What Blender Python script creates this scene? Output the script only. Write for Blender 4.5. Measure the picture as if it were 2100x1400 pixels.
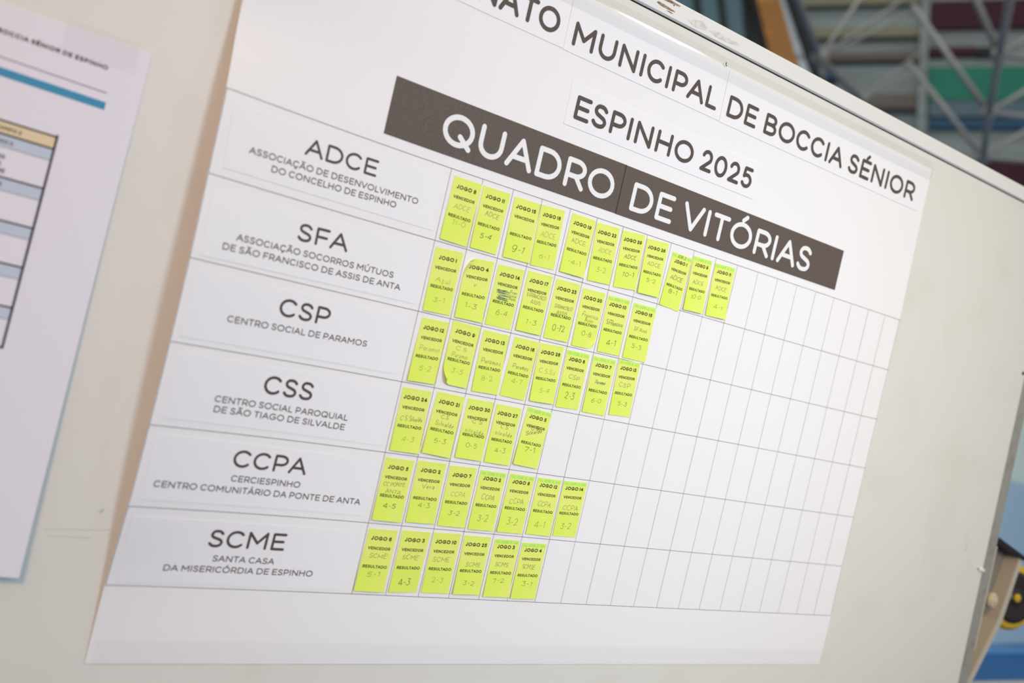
import bpy, math, random
from mathutils import Matrix, Vector

# ------------------------------------------------------------------ scene, camera, sky, lamps
for o_ in list(bpy.data.objects): bpy.data.objects.remove(o_)
SC = bpy.context.scene
COL = SC.collection
LEAN = math.radians(12.657)                      # the board leans a little towards the viewer
BOARD = Matrix.Translation((0, 0, 1.45)) @ Matrix.Rotation(LEAN, 4, 'X')   # board-local (x right, y into board, z up), metres

cam_d = bpy.data.cameras.new('camera')
cam = bpy.data.objects.new('camera', cam_d); COL.objects.link(cam)
right = Vector((0.80240055, -0.58783687, 0.102962)); down = Vector((0.18427315, 0.07994982, -0.979618)); fwd = Vector((0.56762379, 0.80501915, 0.17247433))
cm = Matrix.Identity(4)
for r_ in range(3):
    cm[r_][0] = right[r_]; cm[r_][1] = -down[r_]; cm[r_][2] = -fwd[r_]
cm.translation = (-0.56219627, -0.95603751, 1.06175062)
cam.matrix_world = cm
cam_d.sensor_width = 36.0; cam_d.lens = 36.0 * 2042 / 2100
cam_d.clip_start = 0.02; cam_d.clip_end = 200
cam_d.dof.use_dof = True; cam_d.dof.focus_distance = 1.31; cam_d.dof.aperture_fstop = 2.8; cam_d.dof.aperture_blades = 9
SC.camera = cam

world = bpy.data.worlds.new('hall_light'); SC.world = world; world.use_nodes = True
bg = world.node_tree.nodes['Background']; bg.inputs[0].default_value = (0.59, 0.625, 0.512, 1); bg.inputs[1].default_value = 1.0

def lamp(name, kind, xf, pos, aim, power, colour, size=.3, cone=45):
    d = bpy.data.lights.new(name, kind); d.energy = power; d.color = colour
    if kind == 'AREA': d.shape = 'DISK'; d.size = size
    else: d.shadow_soft_size = size; d.spot_size = math.radians(cone); d.spot_blend = 1.0
    o = bpy.data.objects.new(name, d); COL.objects.link(o)
    a = xf @ Vector(pos); b = xf @ Vector(aim)
    o.matrix_world = Matrix.Translation(a) @ (b - a).to_track_quat('-Z', 'Y').to_matrix().to_4x4()
lamp('cool_front_light', 'SPOT', BOARD, (.25, -2.6, .60), (-.02, 0, -.12), 86, (.58, .79, 1.0), .30, 46)  # cool front light; soft cone added for falloff towards the edges
lamp('right_fill_light', 'SPOT', BOARD, (.85, -2.6, .5), (.92, 0, -.14), 152, (1.0, 1.0, .975), .6, 50)  # fill added to brighten the right half, cone shaped for edge falloff
lamp('warm_lamp', 'AREA', BOARD, (-1.7, -2.4, 1.2), (.0, 0, -.15), 38, (1.0, .55, .33), .5)
lamp('glare_lamp', 'SPOT', BOARD, (1.745, -1.85, 1.03), (.3, 0, .15), 8, (1, 1, 1), .16, 60)
I4 = Matrix.Identity(4)
lamp('hall_fill_light', 'AREA', I4, (4, 2, 16), (15, 9, 11), 900, (.96, .98, 1.0), 5)  # unseen fill light added to brighten the far hall wall
lamp('hall_fill_light', 'AREA', I4, (11, 1.0, 3), (10.5, 6, 7.2), 75, (.95, .97, 1.0), 2)  # low unseen fill light added to brighten the roof frame

SC.view_settings.view_transform = 'Standard'; SC.view_settings.look = 'None'
SC.view_settings.gamma = 1; SC.view_settings.use_curve_mapping = False
SC.view_settings.exposure = 0.0

# ------------------------------------------------------------------ materials
def srgb(r, g, b):
    f = lambda c: (c/255/12.92) if c/255 <= .04045 else ((c/255+.055)/1.055)**2.4
    return (f(r), f(g), f(b), 1)
def mat(name, col, rough=.6, spec=.3, metal=0, noise=None, bump=None):
    m = bpy.data.materials.new(name); m.use_nodes = True; nt = m.node_tree; b = nt.nodes['Principled BSDF']
    b.inputs['Base Color'].default_value = col; b.inputs['Roughness'].default_value = rough
    b.inputs['Specular IOR Level'].default_value = spec; b.inputs['Metallic'].default_value = metal
    if noise or bump: tc = nt.nodes.new('ShaderNodeTexCoord')
    if noise:   # (scale, second colour, low, high[, stretch])
        n = nt.nodes.new('ShaderNodeTexNoise'); n.inputs['Scale'].default_value = noise[0]; n.inputs['Detail'].default_value = 5
        src = tc.outputs['Object']
        if len(noise) > 4:
            mp = nt.nodes.new('ShaderNodeMapping'); mp.inputs['Scale'].default_value = noise[4]; nt.links.new(src, mp.inputs[0]); src = mp.outputs[0]
        nt.links.new(src, n.inputs['Vector'])
        r = nt.nodes.new('ShaderNodeMapRange'); r.inputs[1].default_value = noise[2]; r.inputs[2].default_value = noise[3]
        nt.links.new(n.outputs['Fac'], r.inputs[0])
        mx = nt.nodes.new('ShaderNodeMix'); mx.data_type = 'RGBA'; mx.inputs[6].default_value = col; mx.inputs[7].default_value = noise[1]
        nt.links.new(r.outputs[0], mx.inputs[0]); nt.links.new(mx.outputs[2], b.inputs['Base Color'])
    if bump:    # (scale, strength, distance)
        n2 = nt.nodes.new('ShaderNodeTexNoise'); n2.inputs['Scale'].default_value = bump[0]; n2.inputs['Detail'].default_value = 3
        nt.links.new(tc.outputs['Object'], n2.inputs['Vector'])
        bp = nt.nodes.new('ShaderNodeBump'); bp.inputs['Strength'].default_value = bump[1]; bp.inputs['Distance'].default_value = bump[2]
        nt.links.new(n2.outputs['Fac'], bp.inputs['Height']); nt.links.new(bp.outputs[0], b.inputs['Normal'])
    return m
def clear_film(name, amount, rough, tint=.99):
    m = bpy.data.materials.new(name); m.use_nodes = True; nt = m.node_tree
    for n in list(nt.nodes): nt.nodes.remove(n)
    out = nt.nodes.new('ShaderNodeOutputMaterial'); tr = nt.nodes.new('ShaderNodeBsdfTransparent'); tr.inputs[0].default_value = (tint, tint, tint, 1)
    gl = nt.nodes.new('ShaderNodeBsdfGlossy'); gl.inputs['Roughness'].default_value = rough
    mx = nt.nodes.new('ShaderNodeMixShader'); mx.inputs[0].default_value = amount
    nt.links.new(tr.outputs[0], mx.inputs[1]); nt.links.new(gl.outputs[0], mx.inputs[2]); nt.links.new(mx.outputs[0], out.inputs[0])
    return m
M = dict(
 panel=mat('cream_laminate', srgb(231,229,222), .5, .3, noise=(7, srgb(224,222,212), .52, .75)),
 rail=mat('white_enamel', srgb(236,235,232), .35, .45),
 side=mat('grey_steel_edge', srgb(160,157,148), .45, .4, noise=(60, srgb(138,133,124), .5, .8)),
 groove=mat('groove_shade', srgb(46,42,36), .9, .1),  # near-black tone standing in for shade inside the gaps
 scuff=mat('faint_scuff', srgb(218,217,211), .6, .2), scuff_b=mat('faint_pen_scuff', srgb(196,202,206), .6, .2),
 chip=mat('bare_chipboard', srgb(176,150,126), .9, .1, noise=(200, srgb(120,92,72), .4, .7)),
 residue=mat('glue_residue', srgb(214,212,208), .9, .1, noise=(160, srgb(232,231,228), .4, .6)),
 poster=mat('poster_paper', srgb(248,246,247), .6, .2, bump=(5, .12, .01)),
 paper=mat('white_paper', srgb(248,247,250), .55, .25),
 page=mat('copy_paper', srgb(236,233,243), .6, .2),
 rule=mat('ruled_ink', srgb(88,82,84), .6, .2),
 rule2=mat('ruled_ink_light', srgb(118,114,116), .6, .2),
 ink=mat('printed_brown_black', srgb(84,71,66), .5, .3, noise=(700, srgb(100,88,82), .4, .7)),
 ban=mat('printed_banner_toner', srgb(92,80,73), .5, .3, noise=(850, srgb(116,103,95), .40, .75)),
 white=mat('banner_white', srgb(246,246,247), .55, .25),
 lime=mat('lime_paper', srgb(240,249,128), .6, .2, noise=(14, srgb(232,250,104), .42, .62)),
 lime_hi=mat('lime_marker', srgb(222,250,110), .6, .2),
 green=mat('green_marker', srgb(140,240,132), .6, .2),
 print=mat('slip_print', srgb(66,70,30), .6, .2),
 pen_d=mat('pen_dark', srgb(62,80,58), .5, .3),
 pen_m=mat('pen_mid', srgb(112,128,72), .5, .3),
 pen_f=mat('pen_faint', srgb(158,172,84), .5, .3),
 pen_b=mat('pen_blue', srgb(52,92,110), .5, .3),
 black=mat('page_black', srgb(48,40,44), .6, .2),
 grey=mat('page_grey', srgb(150,140,148), .6, .2),
 pblue=mat('page_blue', srgb(72,150,188), .6, .2),
 pband=mat('page_band', srgb(198,210,226), .6, .2),
 pcream=mat('page_cream', srgb(232,214,178), .6, .2),
 film=clear_film('clear_tape', .08, .09),
 film2=clear_film('matt_tape', .0, .5, .972),
 beige=mat('beige_steel', srgb(206,196,176), .45, .35),
 beige_shade=mat('beige_steel_shaded', srgb(142,139,131), .5, .3),  # darker copy of the beige steel, shade painted into the channel
 blackp=mat('black_plastic', srgb(44,36,34), .5, .4),
 yellow=mat('yellow_plastic', srgb(214,176,44), .45, .4),
 bolt=mat('cream_bolt', srgb(214,196,168), .4, .4),
)

# ------------------------------------------------------------------ builders
def tag(o, label=None, cat=None, group=None, kind=None):
    if label: o['label'] = label
    if cat: o['category'] = cat
    if group: o['group'] = group
    if kind: o['kind'] = kind
    return o
class MB:
    """collects faces (in metres) with material slots and links them as one mesh object"""
    def __init__(s): s.v = []; s.f = []; s.m = []; s.mats = []
    def mi(s, m):
        if m not in s.mats: s.mats.append(m)
        return s.mats.index(m)
    def face(s, pts, m):
        n = len(s.v); s.v += [tuple(q) for q in pts]; s.f.append(tuple(range(n, n+len(pts)))); s.m.append(s.mi(m))
    def mesh(s, v, f, m):
        n = len(s.v); s.v += [tuple(q) for q in v]; k = s.mi(m)
        for q in f: s.f.append(tuple(i+n for i in q)); s.m.append(k)
    def box(s, lo, hi, m, bev=0):
        x0,y0,z0 = lo; x1,y1,z1 = hi; b = bev
        if not b:
            v = [(x0,y0,z0),(x1,y0,z0),(x1,y1,z0),(x0,y1,z0),(x0,y0,z1),(x1,y0,z1),(x1,y1,z1),(x0,y1,z1)]
            s.mesh(v, [(0,3,2,1),(4,5,6,7),(0,1,5,4),(1,2,6,5),(2,3,7,6),(3,0,4,7)], m)
        else:
            rings = []
            for z, k in ((z0, b), (z0+b, 0), (z1-b, 0), (z1, b)):
                rings.append([(x0+b+k,y0+k,z),(x1-b-k,y0+k,z),(x1-k,y0+b+k,z),(x1-k,y1-b-k,z),(x1-b-k,y1-k,z),(x0+b+k,y1-k,z),(x0+k,y1-b-k,z),(x0+k,y0+b+k,z)])
            v = sum(rings, []); f = [tuple(reversed(range(8))), tuple(range(24, 32))]
            for r in range(3):
                for i in range(8): f.append((r*8+i, r*8+(i+1) % 8, r*8+8+(i+1) % 8, r*8+8+i))
            s.mesh(v, f, m)
    def prism(s, quad, y0, y1, m):
        """quad of (x, z) counter-clockwise seen from the front, front face at y0, back at y1"""
        n = len(quad); v = [(x, y0, z) for x, z in quad] + [(x, y1, z) for x, z in quad]
        f = [tuple(range(n)), tuple(reversed(range(n, 2*n)))] + [(i, n+i, n+(i+1) % n, (i+1) % n) for i in range(n)]
        s.mesh(v, f, m)
    def tube(s, a, b, r, m, n=10, r2=None):
        a = Vector(a); b = Vector(b); d = (b-a).normalized(); u = d.orthogonal().normalized(); w = d.cross(u)
        r2 = r if r2 is None else r2; v = []
        for c, rr in ((a, r), (b, r2)):
            for i in range(n): t = 2*math.pi*i/n; v.append(c+u*rr*math.cos(t)+w*rr*math.sin(t))
        s.mesh(v, [(i, (i+1) % n, n+(i+1) % n, n+i) for i in range(n)] + [tuple(reversed(range(n))), tuple(range(n, 2*n))], m)
    def lathe(s, c, axis, prof, m, n=28):
        """prof: (distance along axis, radius)"""
        c = Vector(c); d = Vector(axis).normalized(); u = d.orthogonal().normalized(); w = d.cross(u); v = []; f = []
        for h, r in prof:
            for i in range(n): t = 2*math.pi*i/n; v.append(c+d*h+u*r*math.cos(t)+w*r*math.sin(t))
        for k in range(len(prof)-1):
            for i in range(n): f.append((k*n+i, k*n+(i+1) % n, k*n+n+(i+1) % n, k*n+n+i))
        f.append(tuple(reversed(range(n)))); f.append(tuple(range((len(prof)-1)*n, len(prof)*n)))
        s.mesh(v, f, m)
    def sheet(s, fn, nu, nv, m, thick=.00012, open_=False):
        """paper: fn(u, v) -> (x, y, z) of the front, with a back face and rim"""
        fr = [fn(i/nu, j/nv) for j in range(nv+1) for i in range(nu+1)]
        if open_:
            W = nu+1; s.mesh(fr, [(j*W+i, j*W+W+i, j*W+W+i+1, j*W+i+1) for j in range(nv) for i in range(nu)], m); return
        n = len(fr); v = fr + [(x, y+thick, z) for x, y, z in fr]; f = []; W = nu+1
        s.mesh(fr, [(j*W+i, j*W+W+i, j*W+W+i+1, j*W+i+1) for j in range(nv) for i in range(nu)], m)
        for j in range(nv):
            for i in range(nu):
                q = (j*W+i, j*W+W+i, j*W+W+i+1, j*W+i+1); f.append(tuple(reversed([k+n for k in q])))
        rim = [i for i in range(W)] + [j*W+nu for j in range(1, nv+1)] + [nv*W+i for i in range(nu-1, -1, -1)] + [j*W for j in range(nv-1, 0, -1)]
        for k in range(len(rim)): a, b = rim[k], rim[(k+1) % len(rim)]; f.append((a, b, b+n, a+n))
        s.mesh(v, f, m)
    def stroke(s, pts, w, m, fn, cap=8, sq=False):
        """a pen line of width w through 2-D points, laid on a surface by fn(x, z) -> (x, y, z)"""
        r = w/2; fn0 = fn; s.k = getattr(s, 'k', 0)
        def lay(j):
            def g(x, z): q = fn0(x, z); return (q[0], q[1]-j*5e-6, q[2])
            return g
        for k in range(len(pts)-1):
            s.k += 1; fn = lay(s.k % 17)
            (x0, z0), (x1, z1) = pts[k], pts[k+1]; L = math.hypot(x1-x0, z1-z0)
            if L < 1e-9: continue
            dx, dz = (x1-x0)/L, (z1-z0)/L; nx, nz = -dz*r, dx*r
            e0 = r if sq and k == 0 else 0; e1 = r if sq and k == len(pts)-2 else 0
            s.face([fn(x0+nx-dx*e0, z0+nz-dz*e0), fn(x0-nx-dx*e0, z0-nz-dz*e0), fn(x1-nx+dx*e1, z1-nz+dz*e1), fn(x1+nx+dx*e1, z1+nz+dz*e1)], m)
        for k, (x, z) in enumerate(pts):
            if sq and k in (0, len(pts)-1): continue
            s.k += 1; fn = lay(17+s.k % 17)
            s.face([fn(x+r*math.cos(t*2*math.pi/cap), z+r*math.sin(t*2*math.pi/cap)) for t in range(cap)], m)
    def build(s, name, parent=None, xf=None, smooth=False, origin=None):
        """xf: BOARD for things on the board, None for the hall"""
        if origin is None:
            xs = list(zip(*s.v)); origin = Vector([(min(c)+max(c))/2 for c in xs])
        origin = Vector(origin)
        me = bpy.data.meshes.new(name); me.from_pydata([tuple(Vector(q)-origin) for q in s.v], [], s.f)
        for m in s.mats: me.materials.append(m)
        me.polygons.foreach_set('material_index', s.m)
        if smooth: me.polygons.foreach_set('use_smooth', [True]*len(s.f))
        me.update(); o = bpy.data.objects.new(name, me); COL.objects.link(o)
        W = (xf if xf is not None else Matrix.Identity(4)) @ Matrix.Translation(origin)
        if parent is not None:
            o.parent = parent; o.matrix_parent_inverse = parent.matrix_world.inverted()
        o.matrix_world = W
        return o
def empty(name, pos, xf=None):
    o = bpy.data.objects.new(name, None); COL.objects.link(o); o.empty_display_size = .05
    o.matrix_world = (xf if xf is not None else Matrix.Identity(4)) @ Matrix.Translation(Vector(pos)); return o

# ------------------------------------------------------------------ lettering: strokes on a unit box, cap height 1
def arc(cx, cy, rx, ry, a0, a1, n=None):
    n = n or max(3, int(abs(a1-a0)/15)); return [(cx+rx*math.cos(math.radians(a0+(a1-a0)*i/n)), cy+ry*math.sin(math.radians(a0+(a1-a0)*i/n))) for i in range(n+1)]
def spl(P, n=4):
    out = []
    for i in range(len(P)-1):
        p0 = P[max(0, i-1)]; p1 = P[i]; p2 = P[i+1]; p3 = P[min(len(P)-1, i+2)]
        for k in range(n):
            t = k/n; out.append(tuple(.5*(2*p1[c]+(p2[c]-p0[c])*t+(2*p0[c]-5*p1[c]+4*p2[c]-p3[c])*t*t+(3*p1[c]-p0[c]-3*p2[c]+p3[c])*t**3) for c in (0, 1)))
    return out+[P[-1]]
S_ = spl([(.93,.84),(.75,.96),(.5,1),(.22,.95),(.08,.77),(.2,.6),(.5,.51),(.84,.41),(.97,.24),(.83,.06),(.5,0),(.22,.04),(.02,.17)])
BOWL = [(.5,1)]+arc(.5,.7,.5,.3,90,-90)+[(0,.4)]
# letter: (outer width / cap height, left gap, right gap, strokes)
G = {
'A':(.98,.01,.01,[[(0,0),(.5,1),(1,0)],[(.17,.33),(.83,.33)]]),
'B':(.80,.1,.055,[[(.0,.52),(.55,.52)]+arc(.55,.26,.45,.26,90,-90)+[(0,0),(0,1),(.5,1)]+arc(.52,.76,.38,.24,90,-90)]),
'C':(.93,.055,.03,[arc(.53,.5,.53,.5,43,317)]),
'D':(.92,.1,.055,[[(0,0),(0,1),(.42,1)]+arc(.42,.5,.58,.5,90,-90)+[(0,0)]]),
'E':(.74,.1,.045,[[(1,1),(0,1),(0,0),(1,0)],[(0,.51),(.9,.51)]]),
'F':(.72,.1,.03,[[(0,0),(0,1),(1,1)],[(0,.48),(.88,.48)]]),
'G':(.99,.055,.07,[arc(.52,.5,.52,.5,47,318)+[(.97,.16),(.97,.46),(.56,.46)]]),
'H':(.86,.1,.1,[[(0,0),(0,1)],[(1,0),(1,1)],[(0,.51),(1,.51)]]),
'I':(0,.1,.1,[[(.5,0),(.5,1)]]),
'J':(.60,.03,.09,[[(1,1),(1,.35)]+arc(.5,.33,.5,.33,0,-150)]),
'L':(.66,.1,.02,[[(0,1),(0,0),(1,0)]]),
'M':(1.04,.1,.1,[[(0,0),(0,1),(.5,.33),(1,1),(1,0)]]),
'N':(.90,.1,.1,[[(0,0),(0,1),(1,0),(1,1)]]),
'O':(1.07,.055,.055,[arc(.5,.5,.5,.5,90,450)]),
'P':(.77,.1,.04,[[(0,0),(0,1)]+BOWL]),
'Q':(1.07,.055,.055,[arc(.5,.5,.5,.5,90,450),[(.58,.32),(.96,-.04)]]),
'R':(.80,.1,.04,[[(0,0),(0,1)]+BOWL,[(.55,.4),(1,0)]]),
'S':(.75,.05,.05,[S_]),
'T':(.80,.03,.03,[[(0,1),(1,1)],[(.5,1),(.5,0)]]),
'U':(.88,.09,.09,[[(0,1),(0,.42)]+arc(.5,.42,.5,.42,180,360)+[(1,1)]]),
'V':(.96,.01,.01,[[(0,1),(.5,0),(1,1)]]),
'Z':(.76,.06,.06,[[(0,1),(1,1),(0,0),(1,0)]]),
'0':(.76,.055,.055,[arc(.5,.5,.5,.5,90,450)]),
'1':(.30,.03,.09,[[(0,.84),(1,1),(1,0)]]),
'2':(.68,.05,.05,[arc(.47,.69,.45,.31,165,-40)+[(0,0),(1,0)]]),
'3':(.68,.05,.05,[[(.06,1),(.92,1),(.42,.6)]+arc(.45,.3,.52,.3,80,-150)]),
'4':(.76,.05,.04,[[(.74,0),(.74,1),(0,.27),(1,.27)]]),
'5':(.68,.06,.05,[[(.92,1),(.16,1),(.1,.55)]+arc(.46,.32,.5,.32,110,-150)]),
'6':(.72,.055,.05,[spl([(.86,.92),(.55,1),(.2,.86),(.02,.5),(.0,.33)])+arc(.5,.32,.5,.32,180,540)]),
'7':(.70,.05,.03,[[(0,1),(1,1),(.36,0)]]),
'8':(.70,.05,.05,[arc(.5,.76,.42,.24,270,630)+arc(.5,.26,.5,.26,90,450)]),
'9':(.72,.05,.055,[[(1-x,1-y) for x, y in spl([(.86,.92),(.55,1),(.2,.86),(.02,.5),(.0,.33)])+arc(.5,.32,.5,.32,180,540)]]),
'.':(.0,.06,.06,[[(.5,0),(.5,.02)]]),
'-':(.34,.08,.08,[[(0,.42),(1,.42)]]),
'=':(.5,.1,.1,[[(0,.62),(1,.62)],[(0,.36),(1,.36)]]),
}
ACC = {'Ã':('A',spl([(.22,1.2),(.36,1.28),(.5,1.23),(.64,1.18),(.78,1.26)])),'Á':('A',[(.45,1.18),(.62,1.34)]),'É':('E',[(.45,1.18),(.68,1.36)]),
 'Ó':('O',[(.45,1.18),(.62,1.36)]),'Ú':('U',[(.45,1.18),(.62,1.36)]),'Ç':('C',[(.55,-.02),(.55,-.12),(.62,-.2),(.5,-.28),(.4,-.25)])}
# handwriting, lower case: x-height .55
LOW = {
'a':(.5,[arc(.45,.26,.42,.27,60,400)+[(.9,.5),(.9,.1),(1,.0)]]),'c':(.45,[arc(.5,.27,.5,.27,50,310)]),'d':(.5,[arc(.45,.26,.42,.27,60,400)+[(.92,1),(.9,.1),(1,0)]]),
'e':(.45,[[(.05,.25),(.9,.32)]+arc(.48,.27,.46,.28,20,310)]),'i':(.12,[[(.5,.52),(.5,.0)],[(.5,.72),(.55,.75)]]),'l':(.15,[[(.6,1),(.4,.1),(.8,0)]]),
'm':(.8,[[(0,.5),(.05,0)]+arc(.27,.3,.2,.24,170,0)+[(.5,0)]+arc(.72,.3,.22,.24,170,0)+[(.98,0)]]),'n':(.5,[[(0,.5),(.05,0)]+arc(.5,.3,.4,.24,170,0)+[(.95,0)]]),
'o':(.45,[arc(.5,.27,.48,.27,90,450)]),'r':(.35,[[(0,.5),(.1,0)]+spl([(.1,.3),(.4,.5),(1,.5)])]),'s':(.35,[spl([(.9,.48),(.4,.55),(.15,.42),(.5,.28),(.85,.14),(.5,0),(.05,.05)])]),
'u':(.5,[[(0,.52),(.05,.2)]+arc(.45,.2,.4,.2,180,360)+[(.9,.52),(.95,0)]]),'v':(.4,[[(0,.52),(.45,0),(1,.55)]]),'z':(.4,[[(0,.5),(.9,.52),(.2,.1),(.9,.0),(.6,-.3),(.2,-.2)]]),'f':(.3,[spl([(1,.95),(.6,1),(.4,.7),(.4,0)]),[(0,.5),(.9,.52)]]),
}
def glyph(ch):
    if ch in ACC:
        b, ac = ACC[ch]; g = G[b]; return (g[0], g[1], g[2], g[3]+[ac])
    if ch in LOW: w, st = LOW[ch]; return (w, .07, .07, st)
    return G[ch]
def layout(txt, w, track=0.0):
    """-> (total outer width, [strokes]) at cap height 1 with stroke weight w"""
    x = 0; out = []; first = True
    for ch in txt:
        if ch == ' ': x += .34+track; continue
        W, lg, rg, st = glyph(ch)
        if not first: x += lg
        first = False
        Wo = max(W, w)
        for s in st: out.append([(x+w/2+px*(Wo-w), w/2+py*(1-w)) for px, py in s])
        last = rg; x += Wo+rg+track
    return x-last-track, out
def put_text(mb, txt, p0, p1, cap, w, m, fn, capn=8, sq=False, track=0.0):
    """text from p0 to p1 (ends of its baseline, metres on the board), stretched to fit"""
    tw, st = layout(txt, w, track); dx, dz = p1[0]-p0[0], p1[1]-p0[1]; L = math.hypot(dx, dz); ux, uz = dx/L, dz/L; k = L/tw
    for s in st: mb.stroke([(p0[0]+ux*x*k-uz*y*cap, p0[1]+uz*x*k+ux*y*cap) for x, y in s], w*cap, m, fn, capn, sq)
# ------------------------------------------------------------------ measured layout of the board (millimetres, board-local)
NOTES=[
(0,'8',[6.0,-6.2,45.5,-6.1,5.0,-81.5,43.0,-82.6]),
(0,'11',[47.4,-6.4,86.9,-5.9,47.7,-81.5,85.5,-81.8]),
(0,'15',[93.7,-6.9,133.2,-6.6,95.5,-81.6,135.6,-80.6]),
(0,'18',[134.8,-6.2,171.6,-4.4,138.4,-81.9,175.2,-80.0]),
(0,'19',[184.2,-3.6,222.9,-4.0,183.7,-79.4,222.8,-79.5]),
(0,'22',[225.7,-5.3,264.4,-3.5,230.5,-80.3,268.7,-78.6]),
(0,'29',[270.4,-4.1,309.4,-1.5,275.6,-79.0,314.0,-76.1]),
(0,'26',[314.4,-4.0,354.1,-2.1,317.3,-77.7,355.5,-76.8]),
(0,'1J',[364.9,-10.3,403.0,-11.3,361.7,-84.8,398.9,-87.5]),
(0,'9J',[404.5,-6.5,440.8,-5.6,405.8,-82.6,443.7,-81.3]),
(0,'11J',[448.2,-6.4,489.3,-4.8,451.0,-81.8,490.3,-80.2]),
(1,'1',[3.0,-91.8,41.7,-90.1,4.7,-167.0,41.8,-166.2]),
(1,'4',[46.8,-93.4,86.7,-90.7,48.8,-166.2,88.0,-165.7]),
(1,'14',[93.4,-91.4,132.8,-90.3,93.5,-166.2,131.4,-166.2]),
(1,'17',[138.4,-89.2,176.8,-88.2,138.6,-164.2,177.2,-164.2]),
(1,'23',[183.2,-89.0,222.5,-88.5,183.6,-165.6,221.9,-164.6]),
(1,'20',[227.9,-91.4,266.2,-90.6,230.0,-166.9,268.5,-166.2]),
(1,'10J',[271.6,-91.4,310.5,-90.5,273.8,-166.7,312.0,-166.4]),
(1,'15J',[318.0,-91.9,359.0,-91.4,319.0,-166.9,360.6,-166.6]),
(2,'12',[7.0,-175.1,44.5,-174.2,5.3,-250.4,42.8,-249.6]),
(2,'9',[49.1,-170.3,89.4,-172.0,49.5,-246.5,87.2,-247.2]),
(2,'13',[93.9,-173.1,132.9,-172.9,96.2,-248.9,134.7,-248.0]),
(2,'16',[141.1,-172.4,179.9,-172.8,138.6,-247.6,176.5,-248.6]),
(2,'28',[181.2,-172.8,219.8,-171.4,184.0,-247.3,221.9,-246.2]),
(2,'6J',[225.9,-173.4,264.2,-173.4,227.5,-248.6,265.0,-248.0]),
(2,'7J',[271.1,-173.5,310.8,-172.9,272.3,-248.6,310.5,-249.1]),
(2,'13J',[315.3,-170.1,353.2,-168.8,318.6,-245.8,356.0,-244.3]),
(3,'24',[3.1,-259.0,42.5,-258.7,4.2,-334.4,42.9,-333.9]),
(3,'21',[50.4,-256.8,90.2,-258.0,46.9,-331.8,86.7,-333.8]),
(3,'30',[94.8,-258.3,133.6,-258.0,94.6,-331.8,133.2,-332.3]),
(3,'27',[138.0,-258.5,176.7,-259.2,138.1,-332.5,176.1,-333.0]),
(3,'5J',[185.7,-255.3,225.7,-257.9,181.6,-329.8,220.2,-332.0]),
(4,'5',[2.2,-343.0,41.4,-343.1,2.0,-417.8,40.6,-417.7]),
(4,'2',[46.3,-341.8,85.9,-341.5,47.7,-416.7,87.1,-415.9]),
(4,'7',[92.1,-342.6,131.0,-341.6,92.8,-417.4,131.5,-417.2]),
(4,'2J',[137.4,-343.1,176.6,-343.3,137.7,-418.4,175.2,-418.0]),
(4,'8J',[183.1,-342.6,222.1,-342.8,181.3,-418.0,221.0,-418.2]),
(4,'12J',[227.7,-342.6,266.2,-342.6,227.9,-417.5,266.3,-417.7]),
(4,'14J',[270.7,-342.5,310.5,-341.1,272.5,-417.0,311.0,-416.0]),
(5,'6',[2.4,-428.2,41.2,-428.5,0.4,-502.8,39.8,-502.9]),
(5,'3',[47.1,-427.0,86.7,-426.8,47.0,-502.8,85.5,-501.6]),
(5,'10',[91.4,-426.5,130.9,-425.6,92.1,-501.3,131.1,-501.1]),
(5,'25',[136.4,-426.6,176.1,-426.1,137.1,-500.9,176.4,-500.1]),
(5,'3J',[182.9,-427.6,222.2,-427.2,183.7,-502.6,223.0,-501.6]),
(5,'4J',[227.1,-429.3,266.3,-428.4,227.0,-503.4,266.3,-502.5]),
]
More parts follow.
